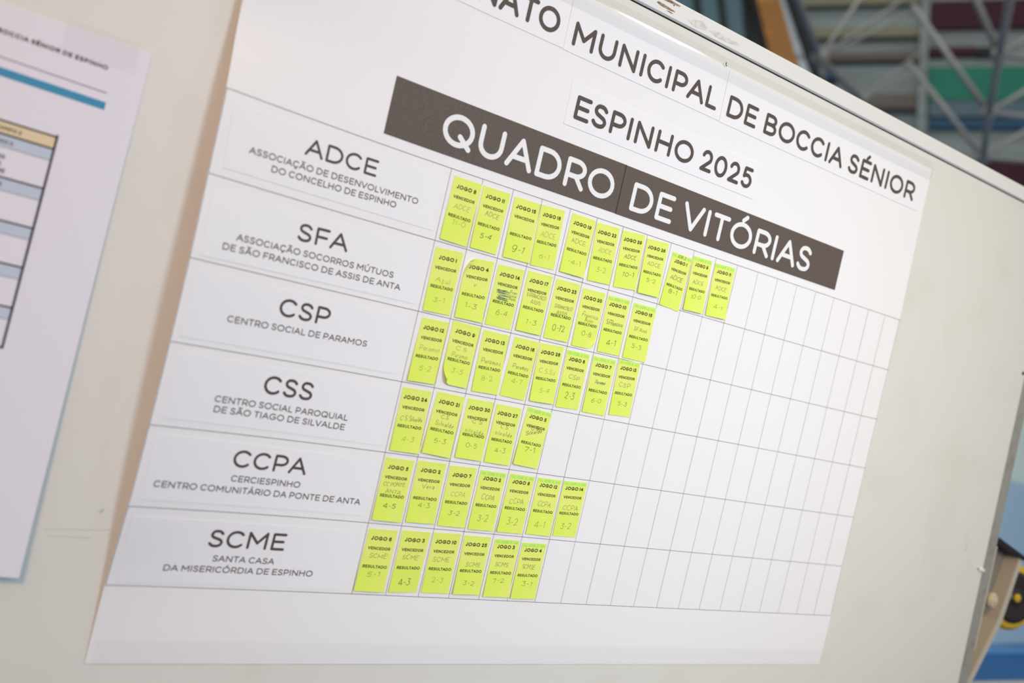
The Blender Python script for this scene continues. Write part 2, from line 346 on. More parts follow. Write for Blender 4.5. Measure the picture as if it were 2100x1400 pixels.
LABELS=[
('ADCE',[[-268.2,-10.3],[-11.1,-9.5],[-5.9,-75.0],[-265.8,-75.6]],[
  ('ADCE',[-182.46,-37.57],[-92.69,-36.69],18.64),
  ('ASSOCIAÇÃO DE DESENVOLVIMENTO',[-242.27,-54.08],[-33.47,-51.43],7.00),
  ('DO CONCELHO DE ESPINHO',[-214.26,-65.48],[-59.99,-62.65],7.00),
 ]),
('SFA',[[-270.3,-97.2],[-9.6,-94.2],[-9.2,-162.2],[-269.7,-164.8]],[
  ('SFA',[-169.6,-126.25],[-106.82,-125.02],19.22),
  ('ASSOCIAÇÃO SOCORROS MÚTUOS',[-235.44,-142.03],[-42.93,-139.58],7.00),
  ('DE SÃO FRANCISCO DE ASSIS DE ANTA',[-247.89,-154.07],[-30.49,-151.41],7.00),
 ]),
('CSP',[[-271.2,-179.1],[-12.0,-178.3],[-10.6,-246.2],[-270.1,-247.0]],[
  ('CSP',[-171.24,-207.62],[-108.78,-207.94],19.60),
  ('CENTRO SOCIAL DE PARAMOS',[-225.39,-224.31],[-56.11,-222.05],7.00),
 ]),
('CSS',[[-267.5,-262.0],[-8.2,-261.9],[-8.6,-330.8],[-267.9,-329.6]],[
  ('CSS',[-167.88,-291.46],[-107.98,-292.21],20.31),
  ('CENTRO SOCIAL PAROQUIAL',[-218.22,-306.98],[-58.11,-308.03],7.00),
  ('DE SÃO TIAGO DE SILVALDE',[-216.57,-317.66],[-59.38,-318.99],7.00),
 ]),
('CCPA',[[-270.3,-345.6],[-7.6,-348.9],[-7.9,-414.6],[-269.1,-414.4]],[
  ('CCPA',[-182.18,-372.9],[-93.84,-374.51],19.09),
  ('CERCIESPINHO',[-178.99,-388.57],[-97.11,-389.18],7.00),
  ('CENTRO COMUNITÁRIO DA PONTE DE ANTA',[-259.55,-400.34],[-17.22,-402.1],7.00),
 ]),
('SCME',[[-272.5,-432.4],[-11.0,-433.0],[-9.6,-503.2],[-268.6,-504.1]],[
  ('SCME',[-186.19,-461.42],[-97.38,-461.3],19.67),
  ('SANTA CASA',[-176.34,-476.97],[-105.22,-477.41],7.00),
  ('DA MISERICÓRDIA DE ESPINHO',[-225.72,-489.48],[-55.71,-489.12],7.00),
 ]),
]
GX=[0.0, 44.8, 90.0, 134.0, 179.7, 224.5, 269.8, 313.5, 358.5, 403.1, 447.5, 492.5, 537.2, 580.9, 625.9, 671.3, 716.6, 762.0, 807.5, 852.4, 896.3]
GY=[0.5, -85.0, -169.4, -253.4, -337.8, -422.1, -507.2]
HK=[270.4, 169.0, 84.5, -0.0, -84.5, -169.0, -253.5, -338.0, -422.5, -507.0, -591.5, -608.4]
LK=[11.2, 18.8, 13.9, 26.6, 30.7, 34.5, 33.6, 29.7, 21.9, 7.0, 0.0, 0.0]

def smooth_interp(x, X, Y):
    if x <= X[0]: return Y[0]
    for i in range(len(X)-1):
        if x <= X[i+1]:
            m = lambda k: 0 if k in (0, len(X)-1) else (Y[k+1]-Y[k-1])/(X[k+1]-X[k-1])
            h = X[i+1]-X[i]; t = (x-X[i])/h
            return (2*t**3-3*t*t+1)*Y[i]+(t**3-2*t*t+t)*h*m(i)+(-2*t**3+3*t*t)*Y[i+1]+(t**3-t*t)*h*m(i+1)
    return Y[-1]
HKr, LKr = HK[::-1], LK[::-1]
def lift(x, z):
    """how far the curled left side of the poster stands off the board (metres)"""
    s = min(1, max(0, (.0448-x)/(.0448+.2792)))
    return smooth_interp(z*1000, HKr, LKr)/1000*s*s
def on(off):
    """surface of the poster plus off metres"""
    return lambda x, z: (x, -lift(x, z)-off, z)
rnd = random.Random(4)

# ------------------------------------------------------------------ the board
board = empty('display_board', (0, 0, -1.2), BOARD)
tag(board, 'large cream laminate display board with white top rail and grey side edge', 'display board')
mb = MB()
def pr(z): return 1.3157+.0034*(-z/.0848)          # right end of the laminate sheet
mb.prism([(-1.45, -1.18), (pr(-1.18), -1.18), (pr(.2765), .2765), (-1.45, .2765)], 0, .016, M['panel'])
fs = lambda x, z: (x, -.0002, z)
mb.stroke([(1.2578, -.373), (1.2585, -.366), (1.257, -.358)], .0022, M['scuff_b'], fs, 5); mb.stroke([(1.2500, -.336), (1.2530, -.345), (1.2525, -.352)], .0014, M['scuff'], fs, 5)
mb.stroke([(1.262, -.351), (1.268, -.349)], .0014, M['scuff'], fs, 5); mb.stroke([(1.175, -.115), (1.176, -.117)], .002, M['scuff'], fs, 5); mb.stroke([(1.215, -.205), (1.2155, -.206)], .002, M['scuff_b'], fs, 5)
for a_, b_ in (((-.345, -.4575), (-.283, -.4535)), ((-.340, -.4640), (-.300, -.4630))): mb.stroke([a_, b_], .0016, M['scuff'], fs, 5)
mb.stroke([(-.2975, -.436), (-.2955, -.434)], .0028, M['scuff_b'], fs, 6)
mb.build('panel', board, BOARD)
mb = MB(); mb.box((-1.45, .0162, -1.19), (1.34, .024, .30), M['groove']); mb.build('backing_sheet', board, BOARD)  # dark sheet behind the gaps, coloured as their shade
mb = MB(); mb.prism([(-1.45, .2766), (1.3150, .2766), (1.3150, .2791), (-1.45, .2791)], .0012, .016, M['groove'])
mb.prism([(pr(-1.18)+.0001, -1.18), (pr(-1.18)+.0024, -1.18), (pr(.2766)+.0024, .2766), (pr(.2766)+.0001, .2766)], .0012, .016, M['groove']); mb.build('gap_shade_strip', board, BOARD)  # dark filler added in the gaps to paint their shade
mb = MB(); mb.box((-1.47, -.001, .2793), (1.36, .026, .3048), M['rail'], .0022)
R2 = lambda pts, m, off=.00125: mb.face([(x/1000, -off, z/1000) for x, z in pts], m)
R2([(238,290.2),(246,288.5),(262,288.3),(272,289.4),(270,290.4),(250,292.2),(240,292.4)], M['chip'])
R2([(233,299),(250,297.2),(276,298.6),(279,300.4),(252,301.6),(236,301.2)], M['chip'])
R2([(256,286.2),(266,285.6),(270,286.4),(262,287.2)], M['chip'])
R2([(296,288),(306,285.2),(316,284),(322,286),(330,286),(333,291),(322,296),(314,294.5),(306,292.5)], M['residue'])
R2([(336,289),(350,285.6),(374,286),(389,288),(398,290),(390,292.5),(372,291.8),(352,293)], M['residue'])
R2([(266,296.2),(268,296),(267.6,298),(266.4,297.6)], M['black'], .0013)
mb.build('top_rail', board, BOARD)
mb = MB(); mb.prism([(pr(-1.18)+.0025, -1.18), (pr(-1.18)+.036, -1.18), (pr(.277)+.0322, .277), (pr(.277)+.0025, .277)], .0015, .022, M['side']); mb.build('side_rail', board, BOARD)
mb = MB(); mb.lathe((1.3085, .001, -.0202), (0, -1, 0), [(0, .0036), (.0022, .0036), (.003, .002)], M['blackp'], 14); mb.build('screw_head', board, BOARD)
mb = MB(); mb.lathe((1.3235, .002, -.4045), (.25, -1, 0), [(0, .0042), (.004, .0044), (.009, .003), (.0105, .001)], M['rail'], 14)
mb.lathe((1.3155, .0005, -.4038), (0, -1, 0), [(0, .0028), (.0008, .0024)], M['blackp'], 12); mb.build('rivet', board, BOARD)
# the folding leg behind the right edge: an open channel with a black end cap, bracket and bolt
leg = empty('leg', (1.55, .06, -.5), BOARD); leg.parent = board; leg.matrix_parent_inverse = board.matrix_world.inverted()
leg.matrix_world = BOARD @ Matrix.Translation((1.55, .06, -.5))
def beam_pts(t):   # along the channel, t 0 top .. 1 below the frame: right flange x, z at depth .05
    return 1.570-.075*t-.12*max(0, t-1), -.382-.26*t
mb = MB()
mb.prism([(1.395, -.70), (1.487, -.665), (1.563, -.381), (1.43, -.345)], .0801, .084, M['beige_shade'])          # web
mb.prism([(1.459, -.70), (1.493, -.635), (1.547, -.5214), (1.5702, -.384), (1.5560, -.380), (1.528, -.519), (1.474, -.635), (1.432, -.70)], .05, .08, M['beige'])   # right flange
mb.prism([(1.392, -.70), (1.399, -.70), (1.437, -.346), (1.43, -.345)], .05, .08, M['beige_shade'])
mb.build('channel', leg, BOARD)
mb = MB(); mb.prism([(1.434, -.350), (1.572, -.388), (1.5745, -.380), (1.4365, -.342)], .046, .088, M['blackp']); mb.build('end_cap', leg, BOARD)
mb = MB(); mb.prism([(1.381, -.5695), (1.392, -.5665), (1.3835, -.358), (1.3685, -.372)], .0095, .0125, M['beige']); mb.build('bracket', leg, BOARD)
mb = MB(); mb.lathe((1.478, .050, -.4757), (0, -1, 0), [(-.028, .007), (0, .016), (.006, .0165), (.011, .013), (.012, .006), (.0135, .004)], M['bolt'], 24); mb.build('bolt', leg, BOARD)
wh = MB(); wc = Vector((1.690, .12, -.485)); ax = Vector((-.25, -1, .12))
wh.lathe(wc, ax, [(-.03, .052), (-.03, .064), (-.02, .072), (.004, .074), (.012, .068), (.014, .058)], M['yellow'], 36)
wh.lathe(wc, ax, [(.006, .0582), (.0155, .057), (.018, .05), (.017, .02), (.019, .012)], M['blackp'], 36)
wh.lathe(wc, ax, [(.012, .010), (.023, .009), (.025, .004)], M['yellow'], 18)
wh.build('wheel', leg, BOARD, smooth=False)
mb = MB(); mb.tube(wc, (1.60, .10, -.47), .012, M['beige_shade']); mb.tube((1.60, .10, -.47), (1.50, .086, -.47), .012, M['beige_shade']); mb.build('axle', leg, BOARD)
for sx in (-1.2, 1.15):   # feet carrying the board, below the picture
    mb = MB(); mb.box((sx-.03, .02, -1.30), (sx+.03, .06, -1.1), M['beige'], .004)
    mb.build('foot', board, BOARD)

# ------------------------------------------------------------------ the poster with its ruled grid
mb = MB()
ztop, zbot = .2555, -.5912
def xr(z): return smooth_interp(z*1000, [-592, -509, 0, 256], [898.5, 898.8, 893.6, 885])/1000
def post(u, v):
    z = ztop+(zbot-ztop)*v; x = -.2793+(xr(z)+.2793)*u**1.25
    if u == 1 and v < .001: x -= .002
    return on(.0012)(x, z)
mb.sheet(post, 60, 40, M['poster'], .0003)
OI = .00135
for i, gx in enumerate(GX):
    z0, z1 = GY[0]/1000, GY[6]/1000
    k = 6; e = [rnd.uniform(-.0002, .0002) for _ in range(2)]
    mm_ = M['rule'] if (i in (0, 1, 2, 3, 4, 5, 20) or rnd.random() < .4) else M['rule2']
    tilt = (.0046 if i == 20 else .0)   # last line follows the cut edge
    pts = [(gx/1000+(-tilt/2+tilt*t/k if i == 20 else e[0]*(1-t/k)+e[1]*t/k)-(.0008 if i == 20 else 0), z0+(z1-z0)*t/k) for t in range(k+1)]
    mb.stroke(pts, .00052 if i < 7 else .00044, mm_, on(OI), 4)
for j, gy in enumerate(GY):
    n = 26; pts = [(-.2785+(.2785+GX[20]/1000)*t/n, gy/1000) for t in range(n+1)]
    mb.stroke(pts, .0006, M['rule'], on(OI), 4)
n = 18; mb.stroke([(-.2786, GY[0]/1000+(GY[6]-GY[0])/1000*t/n) for t in range(n+1)], .0005, M['rule'], on(OI), 4)
poster = mb.build('chart_poster', xf=BOARD, smooth=True)
tag(poster, 'white hand-ruled results poster with a grid of narrow columns taped to the cream board', 'poster')

# printed slips with the club names down the left column
CLUB = {'ADCE': 'ADCE', 'SFA': 'SFA', 'CSP': 'CSP', 'CSS': 'CSS', 'CCPA': 'CCPA', 'SCME': 'SCME'}
for nm, q, lines in LABELS:
    q = [(x/1000, z/1000) for x, z in q]
    def sl(u, v, q=q):
        x = (q[0][0]*(1-u)+q[1][0]*u)*(1-v)+(q[3][0]*(1-u)+q[2][0]*u)*v
        z = (q[0][1]*(1-u)+q[1][1]*u)*(1-v)+(q[3][1]*(1-u)+q[2][1]*u)*v
        return on(.00165)(x, z)
    mb = MB(); mb.sheet(sl, 22, 4, M['paper'], .00015)
    for k, (t, p0, p1, cap) in enumerate(lines):
        put_text(mb, t, [c/1000 for c in p0], [c/1000 for c in p1], cap/1000*(1 if k == 0 else 1.0), .155 if k == 0 else .16, M['ink'], on(.00178), 12 if k == 0 else 6, track=.0)
    o = mb.build('name_slip', xf=BOARD)
    tag(o, 'white printed slip reading %s at the left end of its chart row' % nm, 'paper slip', 'club name slips down the left of the poster')

# headline slips
p_, A_ = .0448, .0848
def V(v): return v*p_
def H(h): return -h*A_
def flat(off): return lambda x, z: (x, -off, z)
def strip(name, label, quad, texts, m=M['paper'], off=.0018, inkm=M['ink'], w=.178, group=None, edge=False):
    mb = MB(); q = [(V(a), H(b)) for a, b in quad]
    def sl(u, v):
        x = (q[0][0]*(1-u)+q[1][0]*u)*(1-v)+(q[3][0]*(1-u)+q[2][0]*u)*v
        z = (q[0][1]*(1-u)+q[1][1]*u)*(1-v)+(q[3][1]*(1-u)+q[2][1]*u)*v
        return on(off)(x, z)
    mb.sheet(sl, 24, 4, m, .0003)
    for t, v0, v1, hb, cap in texts:
        put_text(mb, t, (V(v0), H(hb)), (V(v1), H(hb)), cap*A_, w, inkm, on(off+.00012), 14)
    if edge: mb.stroke([(q[1][0]-.0005, q[1][1]), (q[2][0]-.0005, q[2][1])], .001, M['black'], on(off+.00015), 4)  # shade at the banner seam drawn as a black line
    o = mb.build(name, xf=BOARD); tag(o, label, 'paper strip', group); return o
HG = 'printed headline strips on the poster'
strip('headline_strip', 'printed strip ending in NATO at the upper left of the headline', [(-5.3, -2.995), (2.47, -2.995), (2.515, -2.165), (-5.3, -2.165)], [('CAMPEONATO', -4.60, 2.23, -2.290, .36)], group=HG)
strip('headline_strip', 'printed strip reading MUNICIPAL in the middle of the headline', [(2.48, -2.995), (8.69, -2.995), (8.735, -2.14), (2.52, -2.155)], [('MUNICIPAL', 2.735, 8.50, -2.262, .355)], off=.00182, group=HG)
strip('headline_strip', 'printed strip reading DE BOCCIA SÉNIOR at the right of the headline', [(8.70, -2.995), (19.45, -2.985), (19.42, -2.128), (8.745, -2.132)], [('DE BOCCIA SÉNIOR', 8.955, 19.02, -2.262, .355)], off=.00184, group=HG)
strip('headline_strip', 'printed strip reading ESPINHO 2025 just above the dark banner', [(3.08, -1.775), (10.93, -1.75), (10.96, -1.149), (3.10, -1.155)], [('ESPINHO 2025', 3.35, 10.74, -1.276, .355)], group=HG)
BG = 'dark banner pieces with white lettering'
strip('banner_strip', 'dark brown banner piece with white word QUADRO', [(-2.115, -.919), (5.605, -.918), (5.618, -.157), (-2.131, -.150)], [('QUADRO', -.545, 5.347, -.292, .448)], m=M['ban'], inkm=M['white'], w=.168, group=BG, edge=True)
strip('banner_strip', 'dark brown banner piece with white words DE VITÓRIAS', [(5.61, -.916), (15.915, -.887), (15.926, -.145), (5.623, -.153)], [('DE VITÓRIAS', 6.04, 14.36, -.275, .448)], m=M['ban'], inkm=M['white'], w=.168, off=.00184, group=BG)

# clear tape along the poster's top and bottom edges
def tape(name, label, x0, x1, z0, z1, m, hump, off=.0023):
    mb = MB()
    def f(u, v):
        x = x0+(x1-x0)*u; z = z0+(z1-z0)*v
        a = abs(v-.36)
        y = off
        if hump:
            q = (v-.36)/.64 if v > .36 else (.36-v)/.36
            y = off-.0016*(v < .36)*q*q+hump*(1-q*q)*(.9+.1*math.sin(u*23))
        return (x, -lift(x, z)-y, z)
    mb.sheet(f, 90, 14, m, open_=True); o = mb.build(name, xf=BOARD, smooth=True); tag(o, label, 'tape', 'clear tape on the poster edges'); return o
tape('clear_tape', 'shiny clear tape along the top edge of the poster', -.272, .885, .267, .236, M['film'], .0026)
tape('clear_tape', 'matt clear tape along the bottom edge of the poster', -.2735, .897, -.566, -.5905, M['film2'], 0, .0026)

# ------------------------------------------------------------------ the lime result slips
ROW = ['ADCE', 'SFA', 'CSP', 'CSS', 'CCPA', 'SCME']
ORD = ['first', 'second', 'third', 'fourth', 'fifth', 'sixth', 'seventh', 'eighth', 'ninth', 'tenth', 'eleventh']
# per slip: winner lines (text, v, width share, ink), result (text, v, ink)
HW = {
(0,0):([('ADCE',.445,.62,'f')],('11-0',.69,'f')),(0,1):([('ADCE',.405,.56,'m')],('5-4',.77,'d')),(0,2):([],('9-1',.83,'d')),(0,3):([('ADCE',.455,.66,'f')],('6-1',.82,'f')),
(0,4):([('ADCE',.43,.64,'m')],('-4-1',.79,'m')),(0,5):([('ADCE',.445,.62,'f')],('3-2',.79,'f')),(0,6):([('ADCE',.435,.58,'d')],('10-1',.745,'d')),(0,7):([('ADCE',.43,.66,'m')],('5-2',.725,'m')),
(0,8):([('ADCE',.435,.68,'d')],('8-1',.70,'d')),(0,9):([('ADCE',.455,.62,'m')],('10-0',.73,'m')),(0,10):([('ADCE',.445,.60,'m')],('4-1',.80,'m')),
(1,0):([('Azul',.475,.60,'f')],('3-1',.80,'f')),(1,1):([('v',.41,.13,'m')],('1-3',.765,'m')),(1,2):([],('6-4',.77,'m')),(1,3):([('S FRANCISCO',.385,.86,'m'),('ASSIS',.485,.42,'m')],('1-3',.82,'m')),
(1,4):([('S.FRANCISCO',.44,.80,'m'),('ASSIS',.54,.48,'m')],('0-12',.80,'d')),(1,5):([('Francisco',.43,.76,'m'),('Assis',.52,.40,'m')],('0-8',.755,'m')),(1,6):([('S.FRancisco',.455,.80,'d')],('4-1',.80,'d')),
(1,7):([('SF Assis',.445,.62,'m')],('5-3',.755,'m')),
(2,0):([('Paramos',.465,.80,'f')],('5-2',.775,'f')),(2,1):([('C.S.',.40,.50,'f'),('Paramos',.51,.64,'f')],('3-5',.755,'f')),(2,2):([('Paramos',.48,.80,'m')],('8-2',.765,'f')),(2,3):([('Paramos',.47,.68,'m')],('4-7',.725,'f')),
(2,4):([('C.S.Sil',.455,.72,'f')],('5-4',.80,'f')),(2,5):([('CSP',.44,.52,'m')],('2-3',.77,'d')),(2,6):([('Paramos',.435,.50,'b')],('6-0',.77,'m')),(2,7):([('CSP',.44,.60,'m')],('5-3',.77,'m')),
(3,0):([('C S Silvalde',.475,.82,'m')],('4-3',.80,'f')),(3,1):([('C.S',.375,.30,'m'),('Silvalde',.485,.72,'m')],('5-3',.77,'m')),(3,2):([('C S',.365,.44,'m'),('silvalde',.515,.78,'m')],('0-5',.76,'m')),
(3,3):([('C S.',.36,.36,'m'),('silvalde',.47,.76,'m')],('4-3',.77,'m')),(3,4):([('C.S.',.35,.36,'d'),('Silvalde',.44,.68,'d')],('7-1',.71,'d')),
(4,0):([('CC PONTE',.415,.80,'m'),('ANTA',.525,.58,'m')],('4-5',.755,'d')),(4,1):([('Vera',.40,.48,'m')],('4-3',.70,'m')),(4,2):([('CCPA',.46,.58,'f')],('3-2',.765,'m')),
(4,3):([('CCPA',.43,.56,'m')],('3-2',.79,'m')),(4,4):([('CCPA',.46,.62,'m')],('3-2',.80,'m')),(4,5):([('CCPA',.455,.60,'m')],('4-1',.82,'m')),(4,6):([('CCPA',.475,.72,'m')],('3-2',.81,'m')),
(5,0):([('SCME',.425,.66,'m')],('5-1',.73,'m')),(5,1):([('SCME',.425,.62,'m')],('4-3',.83,'d')),(5,2):([('SCME',.44,.66,'m')],('2-3',.775,'f')),(5,3):([('SCME',.49,.60,'m')],('3-2',.80,'m')),
(5,4):([('SCMS.',.43,.60,'m')],('7-2',.72,'m')),(5,5):([('SCMSE.',.42,.60,'m')],('3-1',.73,'m')),
}
seen = {}
for r, g, c in NOTES:
    i = seen.get(r, 0); seen[r] = i+1
    jor = g.endswith('J'); num = g.rstrip('J')
    q = [(c[2*k]/1000, c[2*k+1]/1000) for k in range(4)]       # TL TR BL BR
    bow = rnd.uniform(.0006, .0026); tw = rnd.uniform(-.0008, .0012); base = .0016+.0001*(i % 2)+rnd.uniform(0, .0002)
    curl = {(1, 1): (0, 0, .005, .32), (2, 1): (0, 1, .006, .30), (1, 5): (1, 1, .004, .25)}.get((r, i))
    def hgt(u, v):
        y = base+bow*v*v+tw*u*v*v+.0003*math.sin(u*5+r+i)*v
        if curl:
            cu, cv, hh, rr = curl; d = (abs(u-cu)*.5+abs(v-cv)*.55)/(rr*.62)
            if d < 1: y += hh*(1-d)**1.6
        return max(y, .0015)
    def uvp(u, v):
        x = (q[0][0]*(1-u)+q[1][0]*u)*(1-v)+(q[2][0]*(1-u)+q[3][0]*u)*v
        z = (q[0][1]*(1-u)+q[1][1]*u)*(1-v)+(q[2][1]*(1-u)+q[3][1]*u)*v
        if curl:                                                # a rolled corner draws in
            cu, cv, hh, rr = curl; d = (abs(u-cu)*.5+abs(v-cv)*.55)/(rr*.62)
            if d < 1:
                k = .35*(1-d)**2; x += (q[0][0]+.5*(q[1][0]-q[0][0])-x)*k*.8; z += ((q[0][1]+q[2][1])/2-z)*k*.5
        return x, z
    def P3(u, v, off=0.0): x, z = uvp(u, v); return (x, -lift(x, z)-hgt(u, v)-off, z)
    nu, nv = (10, 18) if curl else (4, 10)
    mb = MB(); mb.sheet(P3, nu, nv, M['lime'], .0001)
    # lettering is laid in slip coordinates: s across (0..1), t down (0..1), with 1 s = .0387 m and 1 t = .0752 m
    SW, SH = .0387, .0752
    def fn(x, z): return P3(x/SW, -z/SH, .00013)
    def line(txt, v, cap, w, m, width=None, u=.5, sq=True, capn=5, tr=.0):
        tw_, _ = layout(txt, w, tr); L = width if width else tw_*cap
        put_text(mb, txt, (u*SW-L/2, -v*SH-cap/2), (u*SW+L/2, -v*SH-cap/2), cap, w, m, fn, capn, sq, tr)
    vj = .146 if not (jor and r >= 4) else (.128 if r == 4 else .128)
    if jor:
        mb.sheet(lambda u, v: P3(.02+.95*u, .004+.068*v, .00012), 4, 2, M['lime_hi'], .00001)
    line('JOGO '+num, vj, .0047, .24, M['print'], layout('JOGO '+num, .24)[0]*.0046*1.13)
    line('VENCEDOR', vj+.160, .0036, .22, M['print'], .0296)
    line('RESULTADO', vj+.452, .0036, .22, M['print'], .0318)
    if jor:
        dk = (r, i) == (0, 8)
        gm = M['pen_d'] if dk else M['green']
        line('JOR. 2', .045, .0042 if dk else .0036, .14 if dk else .2, gm, .0165, .47, False)
        for s0, s1 in ((.05, .2), (.76, .95)):
            for tt in (.035, .058): mb.stroke([(s0*SW, -tt*SH), (s1*SW, -(tt+.004)*SH)], .0007, M['green'], fn, 4)
    # handwriting
    hr = random.Random(r*31+i)
    def hand(txt, v, width, cap, ink, slope, slant, wt):
        tw_, st = layout(txt, .1, .06); k = width*SW/tw_; u0 = (.5-width/2)*SW+hr.uniform(-.0012, .0012)
        for s in st:
            jx, jz, sc = hr.uniform(-.0003, .0003), hr.uniform(-.0003, .0003), hr.uniform(.88, 1.12)
            P = []; ra = hr.uniform(-.14, .14); mx = sum(q_[0] for q_ in s)/len(s)
            for x, y in s:
                X = u0+x*k+y*cap*slant*sc+jx-ra*(y-.5)*cap+hr.uniform(-.00009, .00009); Z = ra*(x-mx)*k+hr.uniform(-.00009, .00009)-v*SH-cap/2+y*cap*sc+jz+slope*(x*k)
                P.append((X, Z))
            mb.stroke(P, wt, M['pen_'+ink], fn, 4)
    wn, rs = HW[(r, i)]
    for t, v, wd, ink in wn:
        small = any(ch.islower() for ch in t)
        capw = .0075 if (r, i) in ((0, 3), (1, 6), (4, 3), (4, 4), (4, 5), (4, 6)) else (.0052 if len(t) > 6 or len(wn) > 1 else .0062)
        if small: capw = max(capw, .0064)
        if (r, i) == (2, 6): capw = .0056
        if (r, i) == (1, 1): capw = .007
        hand(t, v, wd*.92, capw*.94, ink, hr.uniform(-.06, .04) if (r, i) != (3, 4) else .3, hr.uniform(.0, .22), .00050 if ink in 'db' else .00044)
    t, v, ink = rs
    big = (r, i) in ((0, 2), (1, 4), (1, 6), (2, 5), (4, 3), (4, 4), (4, 5), (4, 6), (5, 1))
    hand(t, v, .125*len(t)+.06 if len(t) < 4 else .50, (.0088 if big else .0061), ink, hr.uniform(-.05, .08), hr.uniform(.0, .2), .00056 if ink == 'd' else .00046)
    if (r, i) == (1, 2):      # the winner crossed out in blue, rewritten small beside it
        for k in range(18):
            a = k/17; zz = -.395*SH-.0105*a-(.0014 if k > 8 else 0)
            mb.stroke([(.12*SW+hr.uniform(0, .004)+.003*a, zz), (.55*SW+hr.uniform(-.003, .003)+.004*a, zz+hr.uniform(-.0016, .0016))], .00042, M['pen_b'], fn, 4)
        for t2, v2 in (('Fran', .395), ('cisco', .45), ('Assis', .50)):
            tw_, st = layout(t2, .1); kk = .26*SW/tw_
            for s in st: mb.stroke([(.66*SW+x*kk, -v2*SH-.002+y*.0042) for x, y in s], .0004, M['pen_b'], fn, 4)
    o = mb.build('result_slip', xf=BOARD)
    score = rs[0].lstrip('-')
    extra = ', green marker line' if jor else ''
    tag(o, 'lime slip JOGO %s, result %s%s, %s in the %s row' % (num, score, extra, ORD[i], ROW[r]), 'result slip', 'lime result slips on the poster')

# ------------------------------------------------------------------ the printed schedule page at the far left
def plift(z): return .014*min(1, max(0, (.02-z)/.52))**1.5
mb = MB()
RT = -math.radians(1.45)
def page(u, v):
    x = -.760+u*.4130; z = .0125-v*.5145
    x += (-.0133)*v; z += -.0000*(1-u)
    return (x, -plift(z)-.0008, z)
mb.sheet(page, 10, 24, M['page'], .0002)
pf = lambda off: (lambda x, z: (x, -plift(z)-.0008-off, z))
def quadp(pts, m, off=.00012): mb.face([pf(off)(x/1000, z/1000) for x, z in pts], m)
t1 = 'MUNICIPAL DE BOCCIA SÉNIOR DE ESPINHO'; full = layout(t1, .24)[0]; tail = full-layout(t1[:19], .24)[0]; kk = .0695/tail
put_text(mb, t1, (-.3826-full*kk, -.0159+full*kk*.0235), (-.3826, -.0159), .0043, .24, M['black'], pf(.00012), 6)
mb.stroke([(-.690, -.0283), (-.3791, -.0366)], .0011, M['grey'], pf(.00012), 4)
quadp([(-690, -37.0), (-690, -45.0), (-377.8, -52.6), (-377.6, -45.2)], M['pblue'])
# table: right border from (-411.8,-89.4) to (-417.8,-289.5)
def tr(z): return -411.8-6.0*(-z-89.4)/200.1
XLt = -700
def tz(z): return z
def row(z0, z1, m):
    quadp([(XLt, z0+7.5), (XLt, z1+7.5), (tr(z1), z1), (tr(z0), z0)], m)
row(-89.5, -101.0, M['pcream']); row(-101.0, -112.0, M['pband'])
for z0, z1 in ((-138.7, -150.2), (-176.7, -187.8), (-214.0, -225.3), (-252.1, -263.2)): row(z0, z1, M['pband'])
for z in (-89.5, -101.0, -138.7, -176.7, -214.0, -252.1, -289.5):
    mb.stroke([(XLt/1000, (z+7.5)/1000), (tr(z)/1000, z/1000)], .0017, M['black'], pf(.0002), 4, True)
for z in (-112.0, -150.2, -187.8, -225.3, -263.2):
    mb.stroke([(XLt/1000, (z+7.5)/1000), (tr(z)/1000, z/1000)], .0006, M['grey'], pf(.0002), 4, True)
for x in (0, -105, -210):
    mb.stroke([((tr(-89.5)+x)/1000, -.0885), ((tr(-289.5)+x)/1000, -.2895)], .0021 if x == 0 else .0012, M['black'], pf(.0002), 4, True)
def tcell(t, x, z, cap=3.4):
    tw_, _ = layout(t, .2); L = tw_*cap/1000
    put_text(mb, t, (x/1000-L/2, z/1000), (x/1000+L/2, z/1000-.0006), cap/1000, .2, M['black'], pf(.0002), 5)
for dx in (0, -105, -210):
    tcell('CAMPO %d' % (2+dx//105 if dx > -210 else 1), -452+dx, -96.0); tcell('JOGO 2', -455+dx, -107.5)
    for k, t in enumerate(('CSS', 'VS.', 'SCME')): tcell(t, -455+dx, -121-6.2*k, 3.8)
    for (z, num) in ((-145, 8), (-183, 1), (-220, 4), (-258, 7)): tcell('JOGO %d' % num, -457+dx, z)
    for z, ts in ((-159, ('ADCE', 'VS.', 'SFA')), (-196, ('CSP', 'VS.', 'CCPA')), (-234, ('SFA', 'VS.', 'CSS')), (-271, ('SCME', 'VS.', 'CSP'))):
        for k, t in enumerate(ts): tcell(t, -457+dx, z-6.2*k, 3.8)
o = mb.build('schedule_page', xf=BOARD)
tag(o, 'white printed schedule page with blue bar and table, left of the poster', 'printed page')
mb = MB()
def tp(u, v): x = -.425+.066*u; z = .0185-.030*v-.001*u; return (x, -(.0013+.0003*math.sin(v*3)), z)
mb.sheet(tp, 6, 4, M['film2'], open_=True); o = mb.build('clear_tape', xf=BOARD); tag(o, 'short clear tape over the top edge of the schedule page', 'tape')
# pen mark on the tape
mb = MB(); mb.stroke([(.3765, .2575), (.3775, .2552), (.379, .2545)], .0016, M['pen_b'], flat(.0050), 6); mb.stroke([(.3768, .2583), (.3772, .2578)], .0016, M['black'], flat(.0051), 6)
o = mb.build('pen_mark', xf=BOARD); tag(o, 'small blue pen blot on the tape above the word MUNICIPAL', 'pen mark')
